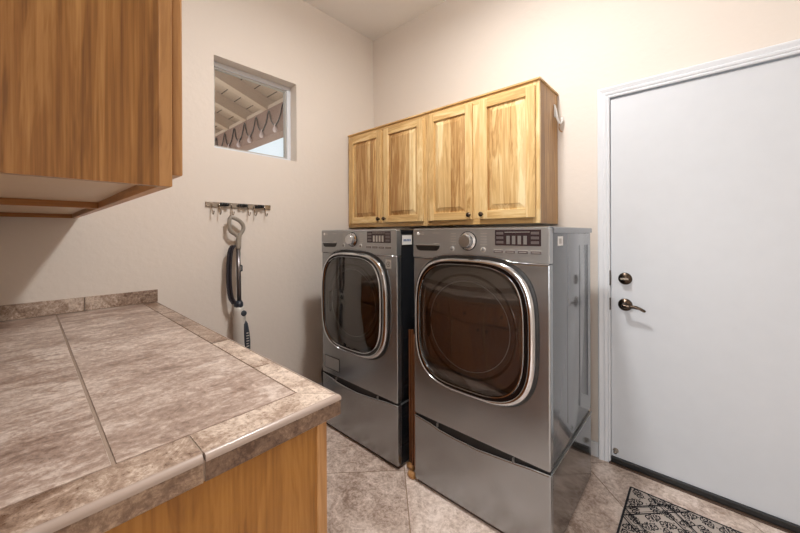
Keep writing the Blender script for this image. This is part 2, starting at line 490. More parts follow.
struct('door_jamb', (lambda b: (box(b, DX0 - .012, DX0 - .002, -.0, T, 0, DZ1 + .01), box(b, DX1 + .002, DX1 + .012, 0, T, 0, DZ1 + .01), box(b, DX0 - .012, DX1 + .012, 0, T, DZ1, DZ1 + .012), b)[-1])(bmesh.new()), 'white', dr)
struct('door_sweep', nbox(DX0, DX1, -.012, .042, .0085, .037, bev=.002), 'black', dr)
kx = 2.002
bm = bmesh.new()                                       # deadbolt: rose and thumb turn
lathe(bm, (kx, .004, 1.043), (0, -1, 0), [(.033, 0), (.033, .006), (.029, .011), (.016, .013), (.012, .016), (0, .016)])
db = struct('deadbolt', bm, 'bronze', dr)
bm = bmesh.new(); box(bm, kx - .02, kx + .02, -.034, -.012, 1.037, 1.049, .004)
struct('thumb_turn', bm, 'nickel', db)
bm = bmesh.new()
lathe(bm, (kx, .004, .899), (0, -1, 0), [(.034, 0), (.034, .006), (.030, .012), (.017, .015), (.013, .02), (.012, .05), (.008, .056), (0, .057)])
lv = struct('door_rose', bm, 'bronze', dr)
bm = bmesh.new()
tube(bm, spl([(kx - .004, -.048, .899), (kx + .018, -.05, .898), (kx + .044, -.052, .900), (kx + .068, -.052, .896), (kx + .088, -.05, .886), (kx + .095, -.047, .883)], 5), [.0105] * 6 + [.009] * 8 + [.0075] * 8 + [.006] * 4, 10, flat=(.75, 1.0))
struct('door_handle', bm, 'bronze', lv)
bm = bmesh.new(); lathe(bm, (1.955, .004, .072), (0, -1, 0), [(.014, 0), (.014, .004), (.009, .009), (.007, .02), (.009, .024), (0, .026)], 16)
struct('door_catch', bm, 'nickel', dr)
for z0, z1 in ((1.0, 1.085), (.862, .93)):
    struct('strike_plate', nbox(1.9285, 1.9335, -.012, .006, z0, z1, bev=.001), 'bronze', dr)

# ------------------------------------------------------------------ outside the window
struct('ground', nbox(-9, -T - .02, -7, 5, -.12, -.02), 'concrete')
roof = thing('patio_roof', 'cream painted patio roof of rafters and boards seen through the window', 'roof', (-2.4, -.45, 2.36))
obj('beam', nbox(-5.5, -.3, -.45, -.31, 2.36, 2.655, bev=.006), 'fascia', roof)
sl = .34
bm = bmesh.new()
prism(bm, [(-.28, 2.735), (-.28, 2.76), (-3.2, 2.76 + 2.92 * sl), (-3.2, 2.735 + 2.92 * sl)], 0, -5.5, -.25)
obj('roof_boards', bm, 'deck', roof)
for k in range(9):
    xr = -.74 - k * .52
    bm = bmesh.new()
    prism(bm, [(-.40, 2.645), (-.29, 2.61), (-.29, 2.738), (-3.2, 2.738 + 2.91 * sl), (-3.2, 2.645 + 2.8 * sl)], 0, xr - .045, xr + .045)
    obj('rafter', bm, 'rafter', roof)
for k in range(8):
    xr = -.74 - k * .52
    obj('blocking', nbox(xr - .475, xr - .045, -.44, -.40, 2.655, 2.70, bev=.002), 'rafter', roof)
obj('post', nbox(-5.45, -5.31, -.45, -.31, -.02, 2.36, bev=.005), 'fascia', roof)
st = thing('string_lights', 'string of small bulbs draped in loops along the patio beam outside', 'string lights', (-1.6, -.46, 2.6))
bm = bmesh.new(); pts = []; bulbs = []
xs = -.55
while xs > -4.2:
    wdt = .30
    P0 = (xs, -.458, 2.62)
    pts += [(xs, -.458, 2.625), (xs - wdt * .2, -.462, 2.50), (xs - wdt * .45, -.464, 2.435), (xs - wdt * .55, -.464, 2.435), (xs - wdt * .8, -.462, 2.5)]
    bulbs.append((xs - wdt * .5, -.466, 2.42)); xs -= wdt
tube(bm, spl(pts, 3), .006, 5)
obj('cable', bm, 'black', st)
for b in bulbs:
    bm = bmesh.new()
    lathe(bm, (b[0], b[1], b[2] + .02), (0, 0, -1), [(.009, -.01), (.01, .015), (.022, .035), (.026, .055), (.018, .075), (0, .082)], 12)
    obj('bulb', bm, 'bulb', st)

# ------------------------------------------------------------------ ceiling lamp (above the frame)
lt = thing('ceiling_light', 'round flush ceiling light in the middle of the laundry room ceiling', 'ceiling light', (1.6, -1.18, H))
bm = bmesh.new(); lathe(bm, (1.6, -1.18, H), (0, 0, -1), [(.17, 0), (.17, .05), (.155, .06), (0, .06)], 40)
obj('lamp_pan', bm, 'nickel', lt)
bm = bmesh.new(); lathe(bm, (1.6, -1.18, H - .06), (0, 0, -1), [(.15, 0), (.15, .03), (.13, .06), (0, .065)], 40)
obj('diffuser', bm, 'lamp', lt)

struct('fill_lamp_pan', (lambda b: (lathe(b, (2.3, -3.3, 2.5), (0, 0, -1), [(.2, 0), (.2, .04), (0, .04)], 32), b)[-1])(bmesh.new()), 'nickel')  # housing added for the hall ceiling fill light
# window frame added around the hall fill light, unseen behind the camera
bm = bmesh.new()
for (a, b, c, d_) in ((1.48, 1.55, .55, 2.15), (2.85, 2.92, .55, 2.15), (1.55, 2.85, .55, .60), (1.55, 2.85, 2.10, 2.15), (2.185, 2.215, .60, 2.10)): box(bm, a, b, -4.40, -4.385, c, d_, .002)
struct('fill_window_frame', bm, 'white')
# ------------------------------------------------------------------ washer, dryer and their pedestals
ZP, ZT = .362, 1.322
def knob_seg(bm, c, r, y0, y1):
    lathe(bm, (c[0], y0, c[1]), (0, -1, 0), [(r * 1.28, 0), (r * 1.28, .004), (r * 1.1, .008), (r, .010), (r * .97, y0 - y1 - .004), (r * .86, y0 - y1), (r * .4, y0 - y1 - .001), (0, y0 - y1 - .001)], 32)
def machine(name, label, cat, x0, yf, yb, sidemat, led, grp):
    W = .694 if led == 'lgrey' else .684; x1 = x0 + W; cx = x0 + .328; cz = .870
    t = thing(name, label, cat, (x0 + W / 2, (yf + yb) / 2, ZP), grp)
    yb_ = yf + .035                                     # body starts behind the front slab
    bm = bmesh.new(); box(bm, x0 + .003, x1 - .003, yb_, yb, ZP + .012, ZT - .024, .004)
    # pressed ribs on both side panels
    for s, xs in ((-1, x0 + .003), (1, x1 - .003)):
        for yy in (yf + .235, yf + .43, yb - .06):
            box(bm, xs - .0015, xs + .0015, yy - .0025, yy + .0025, ZP + .10, ZT - .085, 0)
    for (fx, fy) in ((x0 + .07, yb_ + .05), (x1 - .07, yb_ + .05), (x0 + .07, yb - .06), (x1 - .07, yb - .06)):
        lathe(bm, (fx, fy, ZP + .013), (0, 0, -1), [(.02, 0), (.02, .0125), (0, .0125)], 12)
    body = obj('body', bm, sidemat, t, smooth=30)
    # lid: thin overhanging top
    bm = nbox(x0 - .001, x1 + .004, yf + .03, yb + .008, ZT - .026, ZT, bev=.005)
    obj('lid', bm, sidemat, t)
    # lower front with the round-cornered recess for the door
    zs = 1.174; a, b, pw = .308, .315, 3.4
    top = [p for p in sell(cx, cz, a + .012, b + .012, pw, 144) if p[1] > zs - .0005]
    top.sort()
    bm = bmesh.new()
    prism(bm, [(x0 + .004, ZP + .002), (x1 - .004, ZP + .002), (x1, ZP + .012), (x1, zs - .002)] + [(x, z - .003) for x, z in reversed(top)] + [(x0, zs - .002), (x0, ZP + .012)], 1, yf, yf + .036)
    fp = obj('front_panel', bm, 'steel', t)
    m = fp.modifiers.new('b', 'BEVEL'); m.width = .006; m.segments = 3; m.limit_method = 'ANGLE'; m.angle_limit = .9
    # control panel with an arched lower edge
    zpk = ZT - .002
    bm = bmesh.new()
    prism(bm, [(x0, zs + .002)] + [(x, z + .002) for x, z in top] + [(x1, zs + .002), (x1, zpk - .006), (x1 - .006, zpk), (x0 + .006, zpk), (x0, zpk - .006)], 1, yf - .004, yf + .036)
    cp = obj('control_panel', bm, 'panel', t)
    m = cp.modifiers.new('b', 'BEVEL'); m.width = .003; m.segments = 2; m.limit_method = 'ANGLE'; m.angle_limit = .9
    # bright bead following the arch
    bm = bmesh.new(); tube(bm, [(x0 + .004, yf - .003, zs)] + [(x, yf - .003, z) for x, z in top] + [(x1 - .004, yf - .003, zs)], .0022, 6)
    obj('trim_bead', bm, 'chrome', t)
    # top chrome line
    obj('top_trim', nbox(x0 + .003, x1 - .003, yf - .0015, yf + .03, ZT - .0035, ZT + .001, bev=.001), 'chrome', t)
    yp = yf - .004
    bm = bmesh.new(); knob_seg(bm, (x0 + .325, 1.262), .032, yp, yp - .034)
    kb = obj('dial', bm, 'chrome', t, smooth=40)
    bm = bmesh.new(); lathe(bm, (x0 + .325, yp, 1.262), (0, -1, 0), [(.0445, 0), (.0445, .003), (.040, .004), (.040, 0)], 36); obj('dial_ring', bm, 'black', kb)
    # dispenser pull
    bm = bmesh.new(); prism(bm, [(x0 + .016, 1.238), (x0 + .17, 1.238), (x0 + .163, 1.222), (x0 + .15, 1.212), (x0 + .045, 1.210), (x0 + .028, 1.216)], 1, yp - .0012, yp + .01)
    ds = obj('dispenser_handle', bm, 'black', t)
    bm = bmesh.new(); box(bm, x0 + .016, x0 + .17, yp - .006, yp, 1.2365, 1.242, .0015); obj('handle_lip', bm, 'chrome', ds)
    # display
    dx0, dx1, dz0, dz1 = x0 + .458, x0 + .652, 1.245, 1.311
    dp = obj('display', nbox(dx0, dx1, yp - .0012, yp + .004, dz0, dz1, bev=.0008), 'display', t)
    bm = bmesh.new()
    for k in range(4):
        xx = dx0 + .052 + k * .024
        box(bm, xx, xx + .014, yp - .0022, yp, dz0 + .006, dz0 + .041)
    obj('display_bars', bm, led, dp)
    boxes('button', [(xx, xx + .032, yp - .0022, yp, dz0 + .008 + k * .019, dz0 + .019 + k * .019) for k in range(3) for xx in (dx0 + .006, dx1 - .040)] + [(dx0 - .006 + k * .053, dx0 + .036 + k * .053, yp - .0022, yp, 1.213, 1.224) for k in range(4)], 'btn', dp, .0006)
    bm = bmesh.new()
    box(bm, dx0 + .044, dx0 + .15, yp - .0016, yp, dz1 - .0105, dz1 - .009)
    for k in range(4):
        xx = dx0 - .006 + k * .053; box(bm, xx + .006, xx + .036, yp - .0028, yp, 1.2175, 1.219); box(bm, xx, xx + .042, yp - .001, yp + .001, 1.2255, 1.2275)
    for k in range(5):
        zz = 1.295 - k * .0125
        box(bm, x0 + .232, x0 + .262, yp - .0007, yp, zz, zz + .0022); box(bm, x0 + .388, x0 + .42, yp - .0007, yp, zz, zz + .0022)
    box(bm, x0 + .125, x0 + .165, yp - .0007, yp, 1.298, 1.3005); box(bm, x0 + .13, x0 + .165, yp - .0007, yp, 1.247, 1.249)
    obj('printed_marks', bm, 'mark', t)
    for bx in (.24, .402):
        bm = bmesh.new(); lathe(bm, (x0 + bx, yp, 1.224), (0, -1, 0), [(.0115, 0), (.0115, .003), (.009, .004), (.0085, .002)], 20, 1)
        lathe(bm, (x0 + bx, yp, 1.224), (0, -1, 0), [(.0085, 0), (.0085, .005), (.006, .006), (0, .006)], 20, 0)
        obj('round_button', bm, ['grey', 'mark'], t)
    # maker's badge: a small disc face and two letters
    bm = bmesh.new(); lathe(bm, (x0 + .034, yp, 1.296), (0, -1, 0), [(.0085, 0), (.0085, .0015), (0, .0018)], 20)
    bd = obj('badge', bm, 'white_plastic', t)
    obj('badge_letters', text_bm('LG', .017, (x0 + .059, yp - .001, 1.296), ROT_FRONT), 'mark', bd)
    # door: black gasket band, chrome ring, tinted glass, bowl and drum opening
    bm = bmesh.new()
    loft(bm, [(cx, cz, a + .007, b + .007, pw, yf - .0025), (cx, cz, a + .004, b + .004, pw, yf - .005), (cx, cz, a - .01, b - .01, pw, yf - .006)])
    dseal = obj('door_gasket', bm, 'black', t)
    dd = yf - .027
    bm = bmesh.new()
    loft(bm, [(cx, cz, a - .006, b - .006, pw, yf - .004), (cx, cz, a - .002, b - .002, pw, yf - .014), (cx, cz, a - .004, b - .004, pw, yf - .023), (cx, cz, a - .009, b - .009, pw, dd + .001), (cx - .002, cz, a - .014, b - .012, pw, dd - .002), (cx - .005, cz, a - .020, b - .016, pw, dd - .002), (cx - .006, cz, a - .023, b - .018, pw, dd + .002)])
    door = obj('door', bm, 'chrome', t, smooth=60)
    gx = cx - .013
    bm = bmesh.new()
    loft(bm, [(cx - .006, cz, a - .022, b - .017, pw, dd + .001), (cx - .009, cz, a - .031, b - .023, pw, dd + .002), (cx - .011, cz, a - .037, b - .028, pw, dd + .005)])
    obj('door_inner_band', bm, 'blackgloss', door, smooth=60)
    bm = bmesh.new()
    loft(bm, [(cx - .011, cz, a - .036, b - .0275, pw, dd + .005), (cx - .012, cz, a - .038, b - .029, pw, dd + .0015), (cx - .013, cz, a - .042, b - .032, pw, dd + .003), (cx - .013, cz, a - .043, b - .033, pw, dd + .03)])
    obj('glass_bezel', bm, 'chrome', door, smooth=60)
    bm = bmesh.new()
    loft(bm, [(gx, cz, a - .041, b - .031, pw, dd + .010), (gx, cz, .22, .235, 3, dd + .004), (gx, cz, .15, .16, 2.6, dd - .001), (gx, cz, .06, .06, 2, dd - .004), (gx, cz, .001, .001, 2, dd - .005)])
    obj('door_glass', bm, 'dglass', door, smooth=80)
    bm = bmesh.new()
    loft(bm, [(gx, cz, a - .041, b - .031, pw, dd + .012), (gx, cz, a - .050, b - .042, 3, dd + .026), (gx, cz, .244, .25, 2.3, dd + .036), (gx, cz, .236, .240, 2.1, dd + .026), (gx, cz, .222, .222, 2, dd + .028), (gx, cz, .210, .210, 2, dd + .044)], mi=0)
    obj('door_liner', bm, 'liner', door, smooth=60)
    bm = bmesh.new()
    loft(bm, [(gx, cz, .212, .212, 2, dd + .044), (gx, cz, .208, .208, 2, dd + .026), (gx, cz, .190, .190, 2, dd + .034), (gx, cz, .182, .182, 2, dd + .060)])
    obj('porthole_rim', bm, 'rim', door, smooth=60)
    bm = bmesh.new()
    loft(bm, [(gx, cz, .184, .184, 2, dd + .052), (gx, cz, .165, .165, 2, dd + .10), (gx, cz, .11, .11, 2, dd + .15), (gx, cz, .001, .001, 2, dd + .165)])
    obj('porthole_bowl', bm, 'dbowl', door, smooth=80)
    # hinge side notch in the liner
    bm = bmesh.new(); prism(bm, sell(cx - .235, cz - .02, .017, .07, 2.6, 24), 1, dd + .026, dd + .038)
    obj('hinge_cover', bm, 'black', door)
    return t
MT['dbowl'] = plain('bowl_glass', (26, 20, 18), .12, coat=.5)
MT['btn'] = plain('button_grey', (96, 88, 88), .35)
MT['rim'] = plain('porthole_rim', (168, 168, 168), .3, coat=.3)
MT['liner'] = plain('door_liner', (38, 35, 33), .18, coat=.6)
X1, X2 = .388, 1.199
YF = -.860
washer = machine('washing_machine', 'graphite front loading machine in the corner, left of the pair, dark door glass', 'washing machine', X1, YF, -.12, 'sideshade', 'lgrey', 'front loading laundry machines on pedestals')
dryer = machine('clothes_dryer', 'graphite front loading machine nearest the white door, grey side exposed', 'clothes dryer', X2, YF + .002, -.22, 'side', 'grey', 'front loading laundry machines on pedestals')
# washer only: service hatch, front sticker, side sticker
bm = bmesh.new(); box(bm, X1 + .03, X1 + .185, YF - .0015, YF + .003, .402, .482, .001, mi=0)
for z in (.402, .482): box(bm, X1 + .03, X1 + .185, YF - .002, YF, z - .0015, z + .0015, mi=1)
for x in (X1 + .03, X1 + .185): box(bm, x - .0015, x + .0015, YF - .002, YF, .402, .482, mi=1)
obj('filter_hatch', bm, ['panel', 'black'], washer)
bm = nbox(X1 + .608, X1 + .65, YF - .001, YF + .002, 1.102, 1.152)
sk = obj('round_mark_sticker', bm, 'lgrey', washer); sk['label'] = 'pale sticker with a ring mark'
bm = bmesh.new(); lathe(bm, (X1 + .629, YF - .001, 1.126), (0, -1, 0), [(.015, 0), (.015, .0008), (.0115, .0008), (.0115, 0)], 24)
lathe(bm, (X1 + .629, YF - .001, 1.126), (0, -1, 0), [(.005, 0), (.005, .0008), (0, .0008)], 12)
obj('ring_mark', bm, 'black', sk)
sk = obj('side_sticker', nbox(X1 + .6915, X1 + .6945, -.815, -.735, 1.235, 1.288), 'white_plastic', washer)
bm = bmesh.new()
for k in range(5): box(bm, X1 + .694, X1 + .6952, -.806 + k * .013, -.797 + k * .013, 1.254, 1.266)
obj('sticker_print', bm, 'bluelabel', sk)
sk = obj('side_sticker', nbox(X2 + .6795, X2 + .6825, -.756, -.690, 1.244, 1.283), 'white_plastic', dryer)
bm = nbox(X2 + .682, X2 + .6832, -.742, -.712, 1.252, 1.274); obj('sticker_print', bm, 'lgrey', sk)

def pedestal(label, x0, yf, yb, sidemat):
    W = .694 if x0 < 1 else .684; x1 = x0 + W
    t = thing('laundry_pedestal', label, 'pedestal', (x0 + W / 2, (yf + yb) / 2, 0), 'pedestals under the laundry machines')
    bm = bmesh.new(); box(bm, x0 + .002, x1 - .002, yf + .035, yb, .014, ZP - .006, .004)
    box(bm, x0 + .01, x1 - .01, yf + .03, yb - .01, ZP - .008, ZP, 0)
    for (fx, fy) in ((x0 + .06, yf + .08), (x1 - .06, yf + .08), (x0 + .06, yb - .06), (x1 - .06, yb - .06)):
        lathe(bm, (fx, fy, .016), (0, 0, -1), [(.022, 0), (.022, .016), (0, .016)], 12)
    obj('body', bm, sidemat, t)
    # dark recess that is the drawer's grip
    bm = nbox(x0 + .004, x1 - .004, yf + .012, yf + .04, .30, ZP); obj('grip_recess', bm, 'black', t)
    pts = [(x0, .02), (x1, .02), (x1, .353), (x0 + .60, .347), (x0 + .53, .338), (x0 + .36, .322), (x0 + .24, .324), (x0 + .155, .330), (x0 + .10, .342), (x0, .352)]
    bm = bmesh.new(); prism(bm, pts, 1, yf + .001, yf + .036)
    dw = obj('drawer', bm, 'steel', t)
    m = dw.modifiers.new('b', 'BEVEL'); m.width = .006; m.segments = 3; m.limit_method = 'ANGLE'; m.angle_limit = 1.0
    bm = bmesh.new(); tube(bm, [(p[0], yf + .004, p[1] - .001) for p in pts[2:]], .0018, 6); obj('drawer_trim', bm, 'panel', dw)
    obj('kick_strip', nbox(x0 + .01, x1 - .004, yf + .012, yf + .04, .004, .022), 'kick', t)
    for xx in (x0 + .142, x0 + .531):
        bm = bmesh.new(); box(bm, xx - .003, xx + .003, yf + .001, yf + .015, .337, .356); obj('grip_end', bm, 'grey', t)
    # bright edge of the side panel
    bm = nbox(x1 - .004, x1 + .001, yf + .03, yb, ZP - .012, ZP - .005); obj('side_trim', bm, 'panel', t)
    return t
MT['kick'] = plain('brown_kick', (60, 40, 28), .5)
pedestal('graphite drawer pedestal under the machine in the corner', X1, YF, -.12, 'sideshade')
pedestal('graphite drawer pedestal under the machine nearest the white door', X2, YF + .002, -.22, 'pedside' if 'pedside' in MT else 'side')
bm = bmesh.new(); tube(bm, spl([(.27, -.62, .46), (.30, -.72, .42), (.345, -.80, .39), (.365, -.84, .35), (.362, -.83, .25), (.35, -.78, .1), (.34, -.7, .02)], 6), .012, 10)
tag(obj('drain_hose', bm, 'black', org=(.36, -.7, 0)), 'black hose dropping beside the pedestal in the corner', 'hose')

# folded wooden drying rack standing between the machines
rk = thing('drying_rack', 'folded dark wooden drying rack in the gap between the machines', 'drying rack', (1.15, -.72, 0))
for k, (xx, yy, hh) in enumerate(((1.112, -.79, .765), (1.139, -.80, .772), (1.168, -.815, .755), (1.120, -.52, .765), (1.147, -.50, .77), (1.172, -.51, .755))):
    obj('slat', nbox(xx - .0045, xx + .0045, yy - .006, yy + .006, .03, hh, bev=.0015), 'copper', rk)
for z in (.09, .25, .41, .57, .70):
    for xx in (1.112, 1.139, 1.168):
        bm = bmesh.new(); tube(bm, [(xx, -.79, z), (xx, -.51, z)], .005, 8); obj('dowel', bm, 'copper', rk)
for (yy, xx) in ((-.80, 1.128), (-.845, 1.172), (-.51, 1.14)):
    bm = bmesh.new(); tube(bm, [(xx - .022, yy, .016), (xx + .018, yy, .016)], .016, 12); obj('foot', bm, 'footwood', rk) if 'footwood' in MT else obj('foot', bm, 'oaktrim', rk)

# ------------------------------------------------------------------ wall cabinets over the machines
def raised_door(parent, x0, x1, z0, z1, yfront, mats=('hickf', 'hickx', 'hick'), knob=None):
    """frame and raised panel cabinet door facing -Y"""
    y1 = yfront + .019; s = .052
    bm = bmesh.new(); a0, a1, b0, b1 = x0 + s - .001, x1 - s + .001, z0 + s - .001, z1 - s + .001
    def rect(i, y): return [bm.verts.new(v) for v in ((a0 + i, y, b0 + i), (a1 - i, y, b0 + i), (a1 - i, y, b1 - i), (a0 + i, y, b1 - i))]
    L = [rect(0, y1 - .002), rect(0, yfront + .013), rect(.006, yfront + .013), rect(.034, yfront + .0035), rect(.036, yfront + .002)]
    for A, B in zip(L, L[1:]):
        for k in range(4): bm.faces.new((A[k], A[(k + 1) % 4], B[(k + 1) % 4], B[k]))
    bm.faces.new(L[-1]); bm.faces.new(L[0][::-1])
    d = obj('door', bm, mats[2], parent, org=((x0 + x1) / 2, yfront, z0))
    boxes('door_stile', [(x0, x0 + s, yfront, y1, z0, z1), (x1 - s, x1, yfront, y1, z0, z1)], mats[0], d, .003)
    boxes('door_rail', [(x0 + s, x1 - s, yfront + .0004, y1, z0 + .0003, z0 + s), (x0 + s, x1 - s, yfront + .0004, y1, z1 - s, z1 - .0003)], mats[1], d, .002)
    if knob is not None:
        bm = bmesh.new(); lathe(bm, (knob[0], yfront, knob[1]), (0, -1, 0), [(.008, 0), (.006, .004), (.0055, .012), (.014, .016), (.0155, .021), (.012, .027), (0, .029)], 20)
        obj('knob', bm, 'bronze', d)
    return d
def wall_cabinet(label, x0, x1, doors, right_side):
    yf = -.31; z0, z1 = 1.352, 2.147
    t = thing('wall_cabinet', label, 'cabinet', ((x0 + x1) / 2, -.155, z0), 'wall cabinets over the machines')
    bm = bmesh.new()
    box(bm, x0, x0 + .016, yf + .019, -.001, z0, z1 - .001); box(bm, x1 - .016, x1, yf + .019, -.001, z0, z1 - .001)
    box(bm, x0 + .016, x1 - .016, yf + .019, -.001, z1 - .02, z1 - .001); box(bm, x0 + .016, x1 - .016, yf + .019, -.001, z0 + .03, z0 + .045)
    box(bm, x0 + .016, x1 - .016, -.008, -.001, z0 + .045, z1 - .02)
    obj('carcass', bm, 'hickside', t)
    w = .038
    mid = (doors[0][1] + doors[1][0]) / 2
    boxes('stile', [(x0, x0 + w, yf, yf + .019, z0, z1), (x1 - w, x1, yf, yf + .019, z0, z1), (mid - .03, mid + .03, yf, yf + .019, z0 + w, z1 - w)], 'hickf', t)
    boxes('rail', [(x0 + w, x1 - w, yf + .0003, yf + .019, z0, z0 + w), (x0 + w, x1 - w, yf + .0003, yf + .019, z1 - w, z1)], 'hickx', t)
    for (a, b, kxx) in doors: raised_door(t, a, b, z0 + .032, z1 - .027, yf - .0195, knob=(kxx, z0 + .062))
    return t
c1 = wall_cabinet('hickory wall cabinet against the corner, above the left machine', .004, .868, [(.032, .424, .405), (.452, .843, .47)], False)
c2 = wall_cabinet('hickory wall cabinet with exposed side, above the machine near the door', .870, 1.652, [(.889, 1.240, 1.222), (1.290, 1.632, 1.309)], True)
# moulding along the top, one strip per cabinet
for c, a, b in ((c1, .004, .868), (c2, .868, 1.652)):
    bm = nbox(a, b + (.008 if c is c2 else 0), -.321, -.001, 2.147, 2.158, bev=.002); obj('top_moulding', bm, 'hickx', c)
# white cord clip on the cabinet's side
ck = thing('cord_hook', 'white plastic hook with a dangling tie on the side of the wall cabinet', 'hook', (1.652, -.045, 2.0))
bm = bmesh.new(); tube(bm, spl([(1.656, -.062, 2.06), (1.664, -.066, 2.03), (1.668, -.064, 1.995), (1.676, -.045, 1.965), (1.684, -.026, 1.975), (1.684, -.02, 2.0)], 5), .0065, 8)
box(bm, 1.6525, 1.658, -.075, -.045, 2.0, 2.075, .002)
obj('hook_body', bm, 'white_plastic', ck)
bm = bmesh.new(); tube(bm, spl([(1.678, -.045, 1.97), (1.672, -.04, 1.94), (1.676, -.03, 1.92), (1.684, -.015, 1.915)], 4), .003, 6); obj('tie', bm, 'oaktrim', ck)

# ------------------------------------------------------------------ counter and its cabinets
CX, CY = 1.681, -1.711; ZC = .914; EX, EY = 1.592, -1.779
ct = thing('countertop', 'mottled brown tile countertop with bullnose tile edge', 'countertop', (.84, -2.03, .85))
bm = bmesh.new(); lay = bm.faces.layers.float.new('tile')
box(bm, .001, CX - .012, YN + .001, CY - .012, .866, ZC - .002, mi=1)
tid = 1
ygs = [(-2.117, EY), (YN + .001, -2.117)]
for yi, (ya, yb) in enumerate(ygs):
    xs = [EX, 1.236, .76, .284, .001] if yi == 0 else [EX, 1.228, .752, .276, .001]
    for xa, xb in zip(xs, xs[1:]):
        gx_ = .0004 if True else .002
        tid += 1
        for f in box(bm, xb + gx_, xa - (.0018 if xa == EX else gx_), ya + (.0018 if yi else .003), yb - (.003 if yi else .0018), ZC - .009, ZC, .0007, seg=1): f[lay] = tid * 3.1
obj('field_tiles', bm, ['ctile', 'cgrout'], ct)
# edge tiles: L-shaped profile swept along the front (x) and the side (y) with a mitre at the corner
def edge_profile():
    w = None; pr = []
    R_ = .0085
    # (u: distance outward from the grout line, z)
    return R_
def edge_piece(bm, axis, s0, s1, miter0=False, miter1=False, kind='top'):
    """axis 'x': runs along X at the front (outward +Y); axis 'y': runs along Y at the side (outward +X)"""
    wd = (CY - EY) if axis == 'x' else (CX - EX)
    R_ = .0085
    if kind == 'top': prof = [(.0018, ZC - .009), (.0018, ZC), (wd - R_ - .0012, ZC), (wd - R_ - .0012, ZC - .009)]
    elif kind == 'nose':
        prof = [(wd - R_ - .0012, ZC - .012), (wd - R_ - .0012, ZC + .0008)]
        for k in range(0, 7):
            a = PI / 2 * (1 - k / 6); prof.append((wd - R_ + R_ * math.cos(a), ZC + .0008 - R_ + R_ * math.sin(a)))
        prof += [(wd, ZC - .012)]
    else: prof = [(wd - .012, .8655), (wd - .012, ZC - .0135), (wd - .0025, ZC - .0135), (wd - .0015, ZC - .015), (wd - .0015, .868), (wd - .004, .8655)]
    rows = []
    for s, mt in ((s0, miter0), (s1, miter1)):
        row = []
        for u, z in prof:
            if axis == 'x':
                ss = (EX + u * (CX - EX) / wd - .001) if mt else s
                row.append(bm.verts.new((ss, EY + u, z)))
            else:
                ss = (EY + u * (CY - EY) / wd - .001) if mt else s
                row.append(bm.verts.new((EX + u, ss, z)))
        rows.append(row)
    A, B = rows; n = len(prof); fs = []
    for k in range(n): fs.append(bm.faces.new((A[k], A[(k + 1) % n], B[(k + 1) % n], B[k])))
    fs.append(bm.faces.new(A[::-1])); fs.append(bm.faces.new(B))
    return fs
lay_id = 50
for (ax, s0, s1, m1) in (('x', 1.367, CX, True), ('x', 1.042, 1.363, False), ('x', .717, 1.038, False), ('x', .39, .713, False), ('x', .001, .386, False), ('y', -2.006, CY, True), ('y', -2.335, -2.010, False), ('y', YN + .001, -2.339, False)):
    bm = bmesh.new(); lay = bm.faces.layers.float.new('tile'); lay_id += 2.3
    for f in edge_piece(bm, ax, s0, s1, False, m1): f[lay] = lay_id
    obj('edge_tile', bm, 'etile', ct)
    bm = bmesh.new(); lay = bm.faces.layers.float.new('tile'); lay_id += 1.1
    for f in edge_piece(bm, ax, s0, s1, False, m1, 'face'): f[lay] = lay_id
    obj('edge_face_tile', bm, 'ftile_shade', ct)
    bm = bmesh.new(); edge_piece(bm, ax, s0, s1, False, m1, 'nose')
    obj('edge_nosing', bm, 'nose', ct, smooth=40)
bm = bmesh.new(); box(bm, .001, CX - .004, EY + .01, CY - .004, .868, ZC - .010); box(bm, EX + .01, CX - .004, YN + .001, CY - .004, .868, ZC - .010); box(bm, .001, CX - .013, EY + .01, CY - .013, ZC - .011, ZC - .003); box(bm, EX + .01, CX - .013, YN + .001, CY - .013, ZC - .011, ZC - .003)
obj('edge_grout', bm, 'cgrout', ct)
sp = thing('backsplash', 'low strip of brown tiles standing on the counter against the left wall', 'backsplash', (.006, -2.0, ZC))
for k, (ya, yb) in enumerate(((-2.016, CY), (-2.345, -2.019))):
    bm = bmesh.new(); lay = bm.faces.layers.float.new('tile')
    for f in box(bm, .001, .011, ya, yb, ZC + .0015, .985, .001): f[lay] = 80 + k * 3.3
    obj('splash_tile', bm, 'stile', sp) if 'stile' in MT else obj('splash_tile', bm, 'etile', sp)
for k in range(5):
    bm = bmesh.new(); lay = bm.faces.layers.float.new('tile'); x0 = .012 + k * .33
    for f in box(bm, x0, min(x0 + .327, CX - .01), YN + .001, YN + .011, ZC + .001, .985, .001): f[lay] = 90 + k * 3.3
    obj('splash_tile', bm, 'etile', sp)

bc = thing('base_cabinet', 'golden oak base cabinet under the tiled countertop', 'cabinet', (.82, -2.04, 0))
BX = 1.655; BY = -1.764
obj('side_panel', nbox(BX - .018, BX, YN + .001, BY, 0.0, .865), 'base_side', bc)
bm = bmesh.new(); box(bm, .001, BX - .019, YN + .001, BY, .10, .12); box(bm, .001, .018, YN + .001, BY, .12, .864); box(bm, .018, BX - .019, YN + .001, YN + .01, .12, .864); box(bm, .001, BX - .019, -1.84, -1.825, 0, .10)
obj('carcass', bm, 'oakx', bc)
nn = 4; ww = (BX - .02) / nn
boxes('rail', [(.041, BX - .04, BY, BY + .0255, .10, .14), (.041, BX - .04, BY, BY + .0255, .83, .8645)], 'oakx', bc)
boxes('stile', [(k * ww + .001, k * ww + .04, BY, BY + .026, .10, .8645) for k in range(nn)] + [(BX - .04, BX + .004, BY, BY + .026, 0, .8645)], 'oaktrim', bc)
